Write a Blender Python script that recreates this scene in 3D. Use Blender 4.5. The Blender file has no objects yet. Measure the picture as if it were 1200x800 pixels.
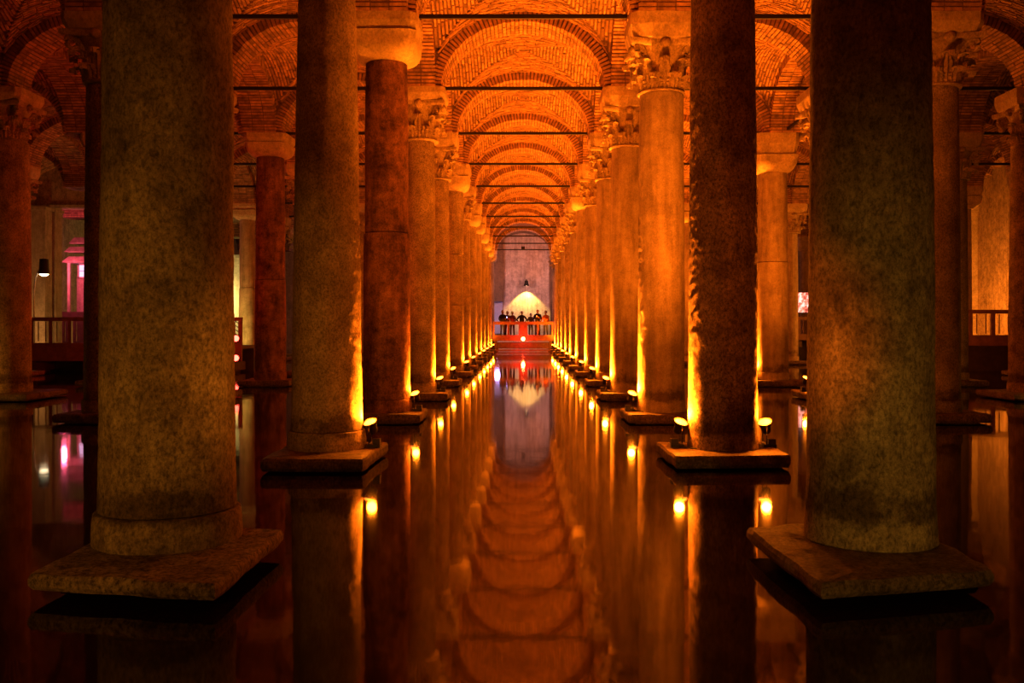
import bpy, bmesh, math, random
from mathutils import Vector, Matrix, noise
random.seed(7)
C = bpy.context.scene.collection
PI = math.pi
SC = bpy.context.scene

# ---------------------------------------------------------------- camera
F, PX0, PY0, CAMZ = 1075.0, 613.0, 383.0, 1.66
cd = bpy.data.cameras.new('camera'); cam = bpy.data.objects.new('camera', cd); C.objects.link(cam)
cam.location = (0, 0, CAMZ); cam.rotation_euler = (PI/2, 0, 0)
cd.sensor_fit = 'HORIZONTAL'; cd.sensor_width = 36.0; cd.lens = F*36/1200
cd.shift_x = (600-PX0)/1200; cd.shift_y = (PY0-400)/1200
cd.clip_start = 0.1; cd.clip_end = 300
SC.camera = cam
# ---------------------------------------------------------------- world, exposure
w = bpy.data.worlds.new('world'); SC.world = w; w.use_nodes = True
w.node_tree.nodes['Background'].inputs[0].default_value = (0.012, 0.005, 0.002, 1)
w.node_tree.nodes['Background'].inputs[1].default_value = 0.4
vs = SC.view_settings
vs.view_transform = 'Standard'; vs.look = 'None'; vs.gamma = 1; vs.use_curve_mapping = False
vs.exposure = 0.08
SC.cycles.max_bounces = 6; SC.cycles.diffuse_bounces = 3; SC.cycles.glossy_bounces = 3
SC.cycles.sample_clamp_indirect = 6.0; SC.cycles.caustics_reflective = False; SC.cycles.caustics_refractive = False

AMBER = (1.0, 0.18, 0.005)
YELLOW = (1.0, 0.37, 0.03)
RED = (1.0, 0.03, 0.01)
P_RIGHT, P_LEFT, P_SIDE = 1600, 520, 1300          # floodlight powers by row
BEAM = 2.8                                      # strength of the narrow upward beam against the spill

def light(name, kind, loc, col, power, parent=None, target=None, size=0.05, cone=150, blend=0.7):
    d = bpy.data.lights.new(name, kind); d.color = col; d.energy = power
    if kind == 'AREA': d.size = size
    else: d.shadow_soft_size = size
    if kind == 'SPOT': d.spot_size = math.radians(cone); d.spot_blend = blend
    o = bpy.data.objects.new(name, d); C.objects.link(o)
    o.location = loc
    if parent: o.parent = parent
    if target is not None:
        o.rotation_euler = (Vector(target)-Vector(loc)).to_track_quat('-Z', 'Y').to_euler()
    return o
# fill spots added near the camera for the front columns, without fixtures
light('front_fill', 'SPOT', (-2.2, 0.6, 1.9), (1.0, 0.42, 0.04), 140, target=(-2.4, 6.4, 0.7), cone=78, blend=1, size=0.2)
light('front_fill', 'SPOT', (1.6, 0.4, 1.2), (1.0, 0.52, 0.06), 270, target=(2.5, 6.4, 0.4), cone=62, blend=1, size=0.2)
light('front_fill', 'SPOT', (-3.6, 3.6, 0.5), YELLOW, 55, target=(-2.6, 6.4, 1.9), cone=100, blend=1, size=0.2)
# red floodlights of the second aisle on the left
for x, y, p in ((-9.9, 23.4, 130), (-10.0, 28.6, 160), (-5.6, 18.6, 240), (-5.8, 28.4, 260), (-14.6, 36.5, 200)):
    light('red_flood', 'SPOT', (x, y, 0.35), RED, p, target=(x+0.5, y+0.3, 9), cone=150, blend=0.5, size=0.1)
light('front_fill', 'SPOT', (-0.9, 2.6, 1.0), (1, 0.31, 0.02), 560, target=(-2.5, 11.4, 1.8), cone=26, blend=0.9, size=0.2)  # added fill on the fronts of the second columns, no lamp stands here
light('front_fill', 'SPOT', (0.9, 2.6, 1.0), AMBER, 700, target=(2.75, 11.4, 2.3), cone=24, blend=0.9, size=0.2)
light('side_fill', 'POINT', (-12.9, 19.7, 0.5), YELLOW, 60, size=0.1)  # unseen point lights added to brighten the outer columns and walkway rails
light('side_fill', 'POINT', (12.8, 20.0, 0.5), YELLOW, 60, size=0.1)
light('side_fill', 'POINT', (14.0, 30.6, 0.9), AMBER, 130, size=0.1)
light('side_fill', 'POINT', (-13.6, 31.2, 0.7), RED, 45, size=0.1)
# coloured point lights added without fixtures: far wall, kiosk, piers, side walls
for sx in (-2.62, 2.62): light('hall_fill', 'POINT', (sx, 66.35, 5.2), (1, 0.42, 0.34), 330, size=0.08)
light('hall_fill', 'POINT', (-1.9, 67.6, 1.9), (0.45, 0.4, 1.0), 50, size=0.2)
light('hall_fill', 'POINT', (-21.9, 43.6, 4.4), (1, 0.10, 0.2), 330, size=0.2)
light('hall_fill', 'POINT', (-18.4, 56.3, 3.2), (0.9, 0.75, 0.2), 420, size=0.2)
light('hall_fill', 'POINT', (-13.0, 38.7, 1.2), (1.0, 0.60, 0.10), 220, size=0.2)
light('hall_fill', 'POINT', (-10.2, 30.0, 1.6), (1, 0.05, 0.01), 110, size=0.2)
light('hall_fill', 'POINT', (-20.6, 37.2, 0.9), (1, 0.42, 0.1), 190, size=0.2)
light('hall_fill', 'POINT', (17.6, 38.5, 2.2), (1, 0.25, 0.015), 1100, size=0.2)

# ---------------------------------------------------------------- materials
def nodes(name):
    m = bpy.data.materials.new(name); m.use_nodes = True
    nt = m.node_tree; b = nt.nodes['Principled BSDF']
    return m, nt, b
def nn(nt, t, **k):
    n = nt.nodes.new(t)
    for a, v in k.items(): setattr(n, a, v)
    return n
def ramp(nt, fac, stops):
    r = nn(nt, 'ShaderNodeValToRGB'); e = r.color_ramp.elements
    e[0].position, e[0].color = stops[0][0], (*stops[0][1], 1); e[1].position, e[1].color = stops[-1][0], (*stops[-1][1], 1)
    for p, c in stops[1:-1]:
        x = e.new(p); x.color = (*c, 1)
    nt.links.new(fac, r.inputs[0]); return r.outputs[0]
def mix(nt, a, b, fac, mode='MULTIPLY'):
    m = nn(nt, 'ShaderNodeMix', data_type='RGBA', blend_type=mode)
    if isinstance(fac, float): m.inputs[0].default_value = fac
    else: nt.links.new(fac, m.inputs[0])
    for i, v in ((6, a), (7, b)):
        if isinstance(v, tuple): m.inputs[i].default_value = (*v, 1)
        else: nt.links.new(v, m.inputs[i])
    return m.outputs[2]
def noise_tex(nt, vec, scale, detail=6, rough=0.6, stretch=None):
    if stretch:
        mp = nn(nt, 'ShaderNodeMapping'); mp.inputs['Scale'].default_value = stretch
        nt.links.new(vec, mp.inputs[0]); vec = mp.outputs[0]
    t = nn(nt, 'ShaderNodeTexNoise'); t.inputs['Scale'].default_value = scale
    t.inputs['Detail'].default_value = detail; t.inputs['Roughness'].default_value = rough
    nt.links.new(vec, t.inputs['Vector']); return t.outputs[0]
def add(nt, a, b, ka=1.0, kb=1.0):
    m = nn(nt, 'ShaderNodeMath', operation='MULTIPLY_ADD'); m.inputs[1].default_value = kb
    nt.links.new(b, m.inputs[0])
    k = nn(nt, 'ShaderNodeMath', operation='MULTIPLY'); k.inputs[1].default_value = ka
    nt.links.new(a, k.inputs[0]); nt.links.new(k.outputs[0], m.inputs[2]); return m.outputs[0]
def stone(name, light_c, dark_c, blotch=0.8, pit=0.7, streak=0.3, bump=0.5, fine=38.0, dist=0.02, rough=0.85, crust=False):
    light_c = tuple(min(0.75, c*1.2) for c in light_c)
    m, nt, b = nodes(name)
    pos = nn(nt, 'ShaderNodeNewGeometry').outputs['Position']
    n1 = noise_tex(nt, pos, 1.7, 10, 0.75)
    n2 = noise_tex(nt, pos, fine*1.2, 6, 0.85, (1, 1, 0.7))
    n3 = noise_tex(nt, pos, 7.0, 4, 0.6, (1, 1, 0.12))
    n4 = noise_tex(nt, pos, 5.0, 10, 0.78)
    base = ramp(nt, n1, [(0.32, dark_c), (0.62, light_c)])
    base = mix(nt, base, ramp(nt, n4, [(0.38, (0.16, 0.14, 0.12)), (0.5, (0.9, 0.88, 0.86)), (0.66, (1.25, 1.25, 1.2))]), blotch)
    base = mix(nt, base, ramp(nt, n2, [(0.40, (0.12, 0.10, 0.09)), (0.5, (0.85, 0.83, 0.8)), (0.62, (1.5, 1.45, 1.4))]), pit)
    base = mix(nt, base, ramp(nt, n3, [(0.35, (0.45, 0.4, 0.36)), (0.6, (1, 1, 1))]), streak)
    if crust:
        sx = nn(nt, 'ShaderNodeSeparateXYZ'); nt.links.new(pos, sx.inputs[0])
        band = ramp(nt, sx.outputs['Z'], [(0.26, (0, 0, 0)), (0.40, (0.75,)*3), (0.50, (0.75,)*3), (0.80, (0, 0, 0))])
        msk = ramp(nt, add(nt, noise_tex(nt, pos, 3.4, 8, 0.75), band, 1.0, 0.42), [(0.70, (0, 0, 0)), (0.84, (1, 1, 1))])
        base = mix(nt, base, mix(nt, base, (0.34, 0.30, 0.27), 1.0), msk, 'MIX')
    nt.links.new(base, b.inputs['Base Color'])
    b.inputs['Roughness'].default_value = rough; b.inputs['Specular IOR Level'].default_value = 0.25
    h = add(nt, n2, n4, 1.0, 0.25)
    bp = nn(nt, 'ShaderNodeBump'); bp.inputs['Strength'].default_value = bump; bp.inputs['Distance'].default_value = dist
    nt.links.new(h, bp.inputs['Height']); nt.links.new(bp.outputs[0], b.inputs['Normal'])
    return m
def plain(name, col, rough=0.6, metal=0.0, var=0.25, scale=20.0, bump=0.15, island=0.0):
    m, nt, b = nodes(name)
    g = nn(nt, 'ShaderNodeNewGeometry')
    n = noise_tex(nt, g.outputs['Position'], scale, 5, 0.6)
    c = mix(nt, col, ramp(nt, n, [(0.3, (1-var,)*3), (0.7, (1+var*0.4,)*3)]), 1.0)
    if island:
        c = mix(nt, c, ramp(nt, g.outputs['Random Per Island'], [(0, (1-island,)*3), (0.5, (1, 0.93, 0.9)), (1, (1+island*0.5, 1+island*0.4, 1+island*0.3))]), 1.0)
    nt.links.new(c, b.inputs['Base Color']); b.inputs['Roughness'].default_value = rough; b.inputs['Metallic'].default_value = metal
    bp = nn(nt, 'ShaderNodeBump'); bp.inputs['Strength'].default_value = bump; bp.inputs['Distance'].default_value = 0.01
    nt.links.new(n, bp.inputs['Height']); nt.links.new(bp.outputs[0], b.inputs['Normal'])
    return m
def glow(name, col, strength):
    m, nt, b = nodes(name)
    b.inputs['Base Color'].default_value = (*col, 1); b.inputs['Emission Color'].default_value = (*col, 1)
    b.inputs['Emission Strength'].default_value = strength; return m
M = dict(
    tan=stone('tan_weathered_stone', (0.50, 0.39, 0.27), (0.26, 0.19, 0.12), 0.3, 0.75, 0.3, 0.9, 38, crust=True),
    olive=stone('olive_weathered_stone', (0.50, 0.38, 0.24), (0.20, 0.14, 0.09), 0.5, 0.7, 0.4, 1.0, 30, crust=True),
    smooth=stone('smooth_pale_stone', (0.52, 0.42, 0.32), (0.36, 0.28, 0.21), 0.25, 0.35, 0.6, 0.45, 45, crust=True),
    rough=stone('rough_dark_stone', (0.48, 0.33, 0.23), (0.20, 0.12, 0.08), 0.45, 0.9, 0.5, 1.0, 30, 0.04, crust=True),
    red=stone('red_streaked_marble', (0.38, 0.19, 0.12), (0.08, 0.03, 0.025), 0.7, 0.6, 0.8, 0.5, 45),
    capital=stone('carved_capital_stone', (0.56, 0.44, 0.30), (0.34, 0.25, 0.17), 0.5, 0.5, 0.1, 0.7, 30),
    pale=stone('pale_block_stone', (0.62, 0.50, 0.36), (0.46, 0.36, 0.25), 0.35, 0.35, 0.1, 0.5, 24),
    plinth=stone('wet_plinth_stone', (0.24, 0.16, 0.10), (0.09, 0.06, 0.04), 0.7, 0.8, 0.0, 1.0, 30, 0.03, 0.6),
    plinth_lit=stone('lit_gritty_plinth_stone', (0.55, 0.42, 0.28), (0.26, 0.18, 0.11), 0.8, 0.9, 0.0, 1.0, 22, 0.05, 0.8),  # paler copy: paints in light that only grazes the front left slab
    mortar=stone('vault_mortar', (0.20, 0.12, 0.075), (0.11, 0.065, 0.04), 0.4, 0.5, 0.0, 0.6, 24),
    plaster=stone('stained_plaster', (0.62, 0.50, 0.44), (0.42, 0.32, 0.28), 0.3, 0.2, 0.5, 0.3, 14),
    wall=stone('rendered_wall', (0.46, 0.34, 0.22), (0.26, 0.18, 0.11), 0.5, 0.4, 0.5, 0.5, 16),
    brick=plain('vault_brick', (0.50, 0.30, 0.17), 0.85, 0, 0.6, 7, 0.5, 0.45),
    iron=plain('black_iron', (0.018, 0.014, 0.012), 0.6, 0.3),
    lampmetal=plain('lamp_housing_metal', (0.05, 0.035, 0.03), 0.45, 0.5),
    cable=plain('black_cable', (0.02, 0.015, 0.012), 0.6),
    wood=plain('dark_red_wood', (0.20, 0.08, 0.05), 0.55, 0, 0.4, 6, 0.3),
    wood_dark=plain('dark_plank_wood', (0.09, 0.045, 0.03), 0.6, 0, 0.4, 6, 0.3),
    steel=plain('pale_steel', (0.5, 0.42, 0.36), 0.4, 0.6),
    concrete=stone('grey_concrete', (0.45, 0.38, 0.30), (0.33, 0.27, 0.21), 0.3, 0.2, 0.4, 0.3, 18),
    panel=plain('blue_grey_panel', (0.42, 0.40, 0.55), 0.6),
    skin=plain('skin', (0.45, 0.26, 0.18), 0.6),
    hair=plain('dark_hair', (0.02, 0.013, 0.01), 0.6),
    cloth_black=plain('black_cloth', (0.015, 0.012, 0.014), 0.9),
    cloth_maroon=plain('maroon_cloth', (0.12, 0.02, 0.02), 0.9),
    cloth_grey=plain('grey_cloth', (0.16, 0.13, 0.13), 0.9),
    cloth_orange=plain('orange_cloth', (0.55, 0.16, 0.04), 0.9),
    cloth_blue=plain('dark_denim', (0.03, 0.035, 0.06), 0.9),
    glow_amber=glow('amber_lamp_glass', (1.0, 0.30, 0.035), 6),
    glow_red=glow('red_lamp_glass', (1.0, 0.30, 0.06), 40),
    glow_redder=glow('deep_red_lamp_glass', (1.0, 0.05, 0.03), 14),
    glow_warm=glow('warm_lamp_glass', (1.0, 0.72, 0.4), 9),
    glow_blue=glow('phone_torch_blue', (0.35, 0.32, 1.0), 12),
    glow_orange=glow('phone_torch_orange', (1.0, 0.30, 0.05), 4),
    glow_window=glow('backlit_window_glass', (0.50, 0.72, 1.0), 0.9),
)
def water_mat():
    m, nt, b = nodes('dark_still_water')
    b.inputs['Base Color'].default_value = (0.010, 0.004, 0.002, 1)
    b.inputs['Roughness'].default_value = 0.045; b.inputs['IOR'].default_value = 1.32
    pos = nn(nt, 'ShaderNodeNewGeometry').outputs['Position']
    n = noise_tex(nt, pos, 1.3, 3, 0.5, (1.0, 0.55, 1)); n2 = noise_tex(nt, pos, 9.0, 2, 0.5)
    bp = nn(nt, 'ShaderNodeBump'); bp.inputs['Strength'].default_value = 0.05; bp.inputs['Distance'].default_value = 0.04
    nt.links.new(add(nt, n, n2, 1.0, 0.06), bp.inputs['Height']); nt.links.new(bp.outputs[0], b.inputs['Normal'])
    return m
M['water'] = water_mat()
def display_mat():
    m, nt, b = nodes('backlit_picture')
    n = noise_tex(nt, nn(nt, 'ShaderNodeNewGeometry').outputs['Position'], 4.5, 4, 0.7)
    c = ramp(nt, n, [(0.38, (0.25, 0.02, 0.02)), (0.5, (1.0, 0.25, 0.16)), (0.6, (1.0, 0.75, 0.7))])
    nt.links.new(c, b.inputs['Base Color']); nt.links.new(c, b.inputs['Emission Color']); b.inputs['Emission Strength'].default_value = 1.3
    return m
M['glow_pink'] = display_mat()

# ---------------------------------------------------------------- mesh builder
class MB:
    def __init__(s): s.v = []; s.f = []; s.sm = []
    def put(s, vs, fs, smooth=False, mat=None):
        n = len(s.v)
        s.v += [tuple(mat @ Vector(p)) for p in vs] if mat else [tuple(p) for p in vs]
        s.f += [tuple(i+n for i in f) for f in fs]; s.sm += [smooth]*len(fs); return s
    def box(s, c, d, mat=None, taper=1.0):
        x, y, z = c; a, b, h = d[0]/2, d[1]/2, d[2]/2
        vs = [(x+i*a*t, y+j*b*t, z+k*h) for k, t in ((-1, 1.0), (1, taper)) for i, j in ((-1, -1), (1, -1), (1, 1), (-1, 1))]
        return s.put(vs, [(3, 2, 1, 0), (4, 5, 6, 7), (0, 1, 5, 4), (1, 2, 6, 5), (2, 3, 7, 6), (3, 0, 4, 7)], False, mat)
    def hexa(s, v8):
        return s.put(v8, [(3, 2, 1, 0), (4, 5, 6, 7), (0, 1, 5, 4), (1, 2, 6, 5), (2, 3, 7, 6), (3, 0, 4, 7)])
    def lathe(s, prof, seg=32, caps=True, mat=None, warp=None, smooth=True):
        vs = []; fs = []
        for r, z in prof:
            for i in range(seg):
                t = 2*PI*i/seg; k = warp(t, z, r) if warp else 0
                vs.append(((r+k)*math.cos(t), (r+k)*math.sin(t), z))
        for j in range(len(prof)-1):
            for i in range(seg):
                a, b = j*seg+i, j*seg+(i+1) % seg
                fs.append((a, b, b+seg, a+seg))
        if caps:
            fs.append(tuple(range(seg-1, -1, -1))); fs.append(tuple((len(prof)-1)*seg+i for i in range(seg)))
        return s.put(vs, fs, smooth, mat)
    def tube(s, pts, r, seg=8, closed=False):
        pts = [Vector(p) for p in pts]; vs = []; fs = []
        rr = r if isinstance(r, (list, tuple)) else [r]*len(pts)
        for i, p in enumerate(pts):
            d = (pts[min(i+1, len(pts)-1)]-pts[max(i-1, 0)]).normalized()
            u = d.cross(Vector((0, 0, 1))); u = u.normalized() if u.length > 1e-3 else Vector((1, 0, 0))
            v = d.cross(u).normalized()
            vs += [p+(u*math.cos(2*PI*k/seg)+v*math.sin(2*PI*k/seg))*rr[i] for k in range(seg)]
        for i in range(len(pts)-1):
            for k in range(seg):
                a, b = i*seg+k, i*seg+(k+1) % seg; fs.append((a, b, b+seg, a+seg))
        fs.append(tuple(range(seg-1, -1, -1))); fs.append(tuple((len(pts)-1)*seg+k for k in range(seg)))
        return s.put(vs, fs, True)
    def ball(s, c, r, seg=12, rings=8):
        rx, ry, rz = r if isinstance(r, tuple) else (r, r, r)
        prof = [(max(1e-4, math.sin(PI*i/rings)), -math.cos(PI*i/rings)) for i in range(rings+1)]
        return s.lathe(prof, seg, False, Matrix.Translation(c) @ Matrix.Diagonal((rx, ry, rz, 1)))
    def jitter(s, amt, sc=3.0, seed=0):
        out = []
        for p in s.v:
            n = noise.noise_vector(Vector(p)*sc+Vector((seed*3.1, seed*1.7, seed)))
            out.append((p[0]+n.x*amt, p[1]+n.y*amt, p[2]+n.z*amt))
        s.v = out; return s
    def mesh(s, name, mat, fixn=True):
        me = bpy.data.meshes.new(name); me.from_pydata(s.v, [], s.f)
        if fixn:
            bm = bmesh.new(); bm.from_mesh(me); bmesh.ops.recalc_face_normals(bm, faces=bm.faces); bm.to_mesh(me); bm.free()
        me.polygons.foreach_set('use_smooth', s.sm)
        if any(s.sm): me.set_sharp_from_angle(angle=math.radians(40))
        for m in (mat if isinstance(mat, list) else [mat]): me.materials.append(m)
        me.update(); return me
def obj(name, me, mat=None, parent=None, loc=(0, 0, 0), rot=(0, 0, 0)):
    if isinstance(me, MB): me = me.mesh(name, mat)
    o = bpy.data.objects.new(name, me); C.objects.link(o); o.location = loc; o.rotation_euler = rot
    if parent: o.parent = parent
    return o
def tag(o, label=None, cat=None, group=None, kind=None):
    for k, v in (('label', label), ('category', cat), ('group', group), ('kind', kind)):
        if v: o[k] = v
    return o
def thing(name, label, cat, loc=(0, 0, 0), rz=0, group=None):
    o = bpy.data.objects.new(name, None); C.objects.link(o); o.empty_display_size = 0.2
    o.location = loc; o.rotation_euler = (0, 0, rz); return tag(o, label, cat, group)
ORD = ['first', 'second', 'third', 'fourth', 'fifth', 'sixth', 'seventh', 'eighth', 'ninth', 'tenth', 'eleventh', 'twelfth', 'thirteenth', 'fourteenth', 'fifteenth']

# ---------------------------------------------------------------- setting
S, D0 = 4.9, 6.47
def row_y(k): return D0+S*k
XL, XR, YB, YF = -24.5, 20.6, -3.35, 70.2
ZS, ZTOP = 7.05, 9.25           # springing, top of the masonry
wb = MB()
nx, ny = 40, 70
for j in range(ny+1):
    for i in range(nx+1): wb.v.append((XL+0.01+(XR-XL-0.4)*i/nx, YB+0.01+(YF-YB-0.6)*j/ny, 0))
wb.f = [(j*(nx+1)+i, j*(nx+1)+i+1, (j+1)*(nx+1)+i+1, (j+1)*(nx+1)+i) for j in range(ny) for i in range(nx)]
wb.sm = [True]*len(wb.f)
tag(obj('water', wb, M['water']), 'dark still water flooding the cistern floor and mirroring the columns', 'water', kind='stuff')
tag(obj('floor', MB().box(((XL+XR)/2, (YB+YF)/2, -0.6), (XR-XL, YF-YB, 0.2)), M['plinth']), kind='structure')
tag(obj('wall_left', MB().box((XL-0.2, (YB+YF)/2, 4.4), (0.4, YF-YB, 10)), M['wall']), kind='structure')
tag(obj('wall_back', MB().box(((XL+XR)/2, YB-0.2, 4.4), (XR-XL, 0.4, 10)), M['wall']), kind='structure')
wr = tag(obj('wall_right', MB().box((XR+0.2, (YB+YF)/2, 4.4), (0.4, YF-YB, 10)), M['wall']), kind='structure')
for k in range(4, 12):
    mb = MB().box((XR-0.16, row_y(k)+1.2, 3.4), (0.34, 0.8, 7.4)); mb.box((XR-0.2, row_y(k)+1.2, 7.0), (0.5, 1.05, 0.25))
    obj('pilaster', mb, M['pale'], wr)
wf = tag(obj('wall_far', MB().box(((XL+XR)/2, YF+0.2, 4.4), (XR-XL, 0.4, 10)), M['plaster']), kind='structure')
obj('pilaster', MB().box((-1.95, YF-0.25, 6.3), (0.85, 0.6, 5.4)), M['mortar'], wf)
obj('recessed_panel', MB().box((-1.95, YF-0.12, 2.4), (0.75, 0.3, 2.5)), M['panel'], wf)
obj('pilaster', MB().box((2.25, YF-0.25, 5.0), (0.35, 0.6, 8.5)), M['mortar'], wf)

# ---------------------------------------------------------------- brick ceiling
AX, AB, AW = 1.86, 1.52, 0.45           # arch half span, rise, half width
VX, VB, VH = 2.14, 1.74, 2.0            # vault ellipse, rise, half extent
def zv(t): return ZS+VB*math.sqrt(max(0.0, 1-(t/VX)**2))
def dzv(t): return -VB*t/(VX*VX)/max(0.05, math.sqrt(max(0.0, 1-(t/VX)**2)))
def vault_shell():
    mb = MB(); n = 16; q = [-VH-0.1+(2*VH+0.2)*i/n for i in range(n+1)]; o = 0.0
    for y in q:
        for x in q:
            mb.v.append((x, y, max(zv(min(abs(x), VX)), zv(min(abs(y), VX)))))
    mb.f = [(j*(n+1)+i, (j+1)*(n+1)+i, (j+1)*(n+1)+i+1, j*(n+1)+i+1) for j in range(n) for i in range(n)]
    mb.sm = [False]*len(mb.f); return mb.mesh('vault', M['mortar'], False)
def vault_bricks(seed):
    rng = random.Random(seed); mb = MB(); cw = 0.086; bw = 0.058
    ncourse = int(VH/cw)
    for web in range(4):
        ca, sa = math.cos(web*PI/2), math.sin(web*PI/2)
        for c in range(ncourse):
            y = (c+0.5)*cw; L = y-0.02; x = -L+rng.uniform(-0.2, 0)
            while x < L:
                ln = rng.uniform(0.24, 0.36); x0, x1 = max(x, -L), min(x+ln-0.02, L); x += ln
                if x1-x0 < 0.05: continue
                h = rng.uniform(0.014, 0.034); hw = bw/2*rng.uniform(0.85, 1.1); dy = rng.uniform(-0.006, 0.006)
                vs = []
                for off, ins in ((0.012, 0.0), (-h, 0.005)):
                    for xx, yy in ((x0+ins, y-hw+ins), (x1-ins, y-hw+ins), (x1-ins, y+hw-ins), (x0+ins, y+hw-ins)):
                        s = dzv(xx); nl = math.sqrt(1+s*s)
                        px, py, pz = xx-s/nl*off, yy+dy, zv(xx)+off/nl
                        vs.append((px*ca-py*sa, px*sa+py*ca, pz))
                mb.put(vs, [(4, 7, 6, 5), (0, 4, 5, 1), (1, 5, 6, 2), (2, 6, 7, 3), (3, 7, 4, 0)])
    return mb.mesh('vault_bricks', M['brick'], False)
def ell(t): return AX*math.cos(t), ZS+AB*math.sin(t)
def arch_solid():           # spans local x, thickness along local y
    mb = MB(); n = 24; pts = [(S/2, ZS)]+[ell(PI*i/n) for i in range(n+1)]+[(-S/2, ZS)]
    for sy in (-AW, AW):
        vs = [(x, sy, z) for x, z in pts]+[(x, sy, ZTOP) for x, z in pts]; m = len(pts)
        mb.put(vs, [(i, i+1, m+i+1, m+i) if sy > 0 else (i+1, i, m+i, m+i+1) for i in range(m-1)])
    vs = [(x, -AW, z) for x, z in pts]+[(x, AW, z) for x, z in pts]
    mb.put(vs, [(i, i+1, m+i+1, m+i) for i in range(m-1)]); return mb.mesh('arch', M['mortar'], True)
NV = 60
def vous(i, seed=0):
    t = PI*(i+0.5)/NV; x, z = ell(t); tx, tz = -AX*math.sin(t), AB*math.cos(t); l = math.hypot(tx, tz)
    return x, z, math.atan2(tz, tx), l*PI/NV      # position, tangent angle, pitch
def arch_bricks(seed, front=True):
    rng = random.Random(seed); mb = MB()
    for i in range(NV):
        x, z, a, p = vous(i)
        for r, (y0, y1) in enumerate(((-AW-0.02, -AW+0.28), (-AW+0.30, AW-0.30), (AW-0.28, AW+0.02))):
            if r == 0 and not front: continue
            h = rng.uniform(0.008, 0.028); L = 0.22 if r != 1 else 0.05; j = rng.uniform(0, 0.012)
            m = Matrix.Translation((x, 0, z)) @ Matrix.Rotation(-a, 4, 'Y')
            if r == 0: y0 -= j
            if r == 2: y1 += j
            # local +z of the rotated frame points to the inside for this tangent direction
            mb.box((0, (y0+y1)/2, (h-L)/2), (p*0.68, y1-y0, h+L), m)
    return mb.mesh('arch_bricks', M['brick'], True)
me_shell = vault_shell(); me_vb = [vault_bricks(i) for i in range(3)]
me_arch = arch_solid(); me_ab = [arch_bricks(i) for i in range(2)]; me_ab0 = arch_bricks(5, False)
ceiling = bpy.data.objects.new('ceiling', None); C.objects.link(ceiling); tag(ceiling, kind='structure')
for s_, mb in enumerate([MB().box(((XL+XR)/2, (YB+YF)/2, ZTOP+0.1), (XR-XL, YF-YB, 0.2))]): obj('roof_slab', mb, M['mortar'], ceiling)
COLX = [-22.05, -17.15, -12.25, -7.35, -2.45, 2.45, 7.35, 12.25, 17.15]
rng = random.Random(3)
KMAX = 12
for xi in range(len(COLX)+1):
    xc = (COLX[0]-S/2)+S*xi
    for k in range(0, KMAX+2):
        yc = row_y(k)-S/2
        if abs(xc) > 0.62*(yc+2.5)+1.5: continue            # nothing of it falls in the picture
        v = obj('vault', me_shell, None, ceiling, (xc, yc, 0))
        if yc < 58: tag(obj('brick_courses', me_vb[(xi+k) % 3], None, v, (0, 0, 0), (0, 0, rng.randrange(4)*PI/2)), kind='stuff')
me_v1 = MB().box((0, 0, 0), (0.058, 0.30, 0.24)).jitter(0.004, 9).mesh('brick', M['brick'])
def put_arch(x, y, rz, nave_k=None):
    a = obj('arch', me_arch, None, ceiling, (x, y, 0), (0, 0, rz))
    single = nave_k in (3, 4, 5, 6)
    tag(obj('arch_bricks', me_ab0 if single else me_ab[rng.randrange(2)], None, a), kind='stuff')
    if single:
        for i in range(NV):
            px, pz, an, p = vous(i); L = 0.22; h = rng.uniform(0.006, 0.03)
            c = Vector((px, -AW+0.13-rng.uniform(0, 0.015), pz)) + Matrix.Rotation(-an, 3, 'Y') @ Vector((0, 0, (h-L)/2))
            b = obj('brick', me_v1, None, a, c, (0, -an, 0)); b.scale = (p*0.68/0.058, 1, (h+L)/0.24)
for k in range(0, KMAX+1):
    for xi in range(len(COLX)+1):           # arches across the aisles
        xc = (COLX[0]-S/2)+S*xi
        if abs(xc) > 0.60*row_y(k)+2.5 or row_y(k) > 68: continue
        put_arch(xc, row_y(k), 0, k if abs(xc) < 0.1 else None)
    for x in COLX:                          # arches along the rows
        if abs(x) > 0.60*(row_y(k)-1)+0.5: continue
        put_arch(x, row_y(k)-S/2, PI/2)

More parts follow.
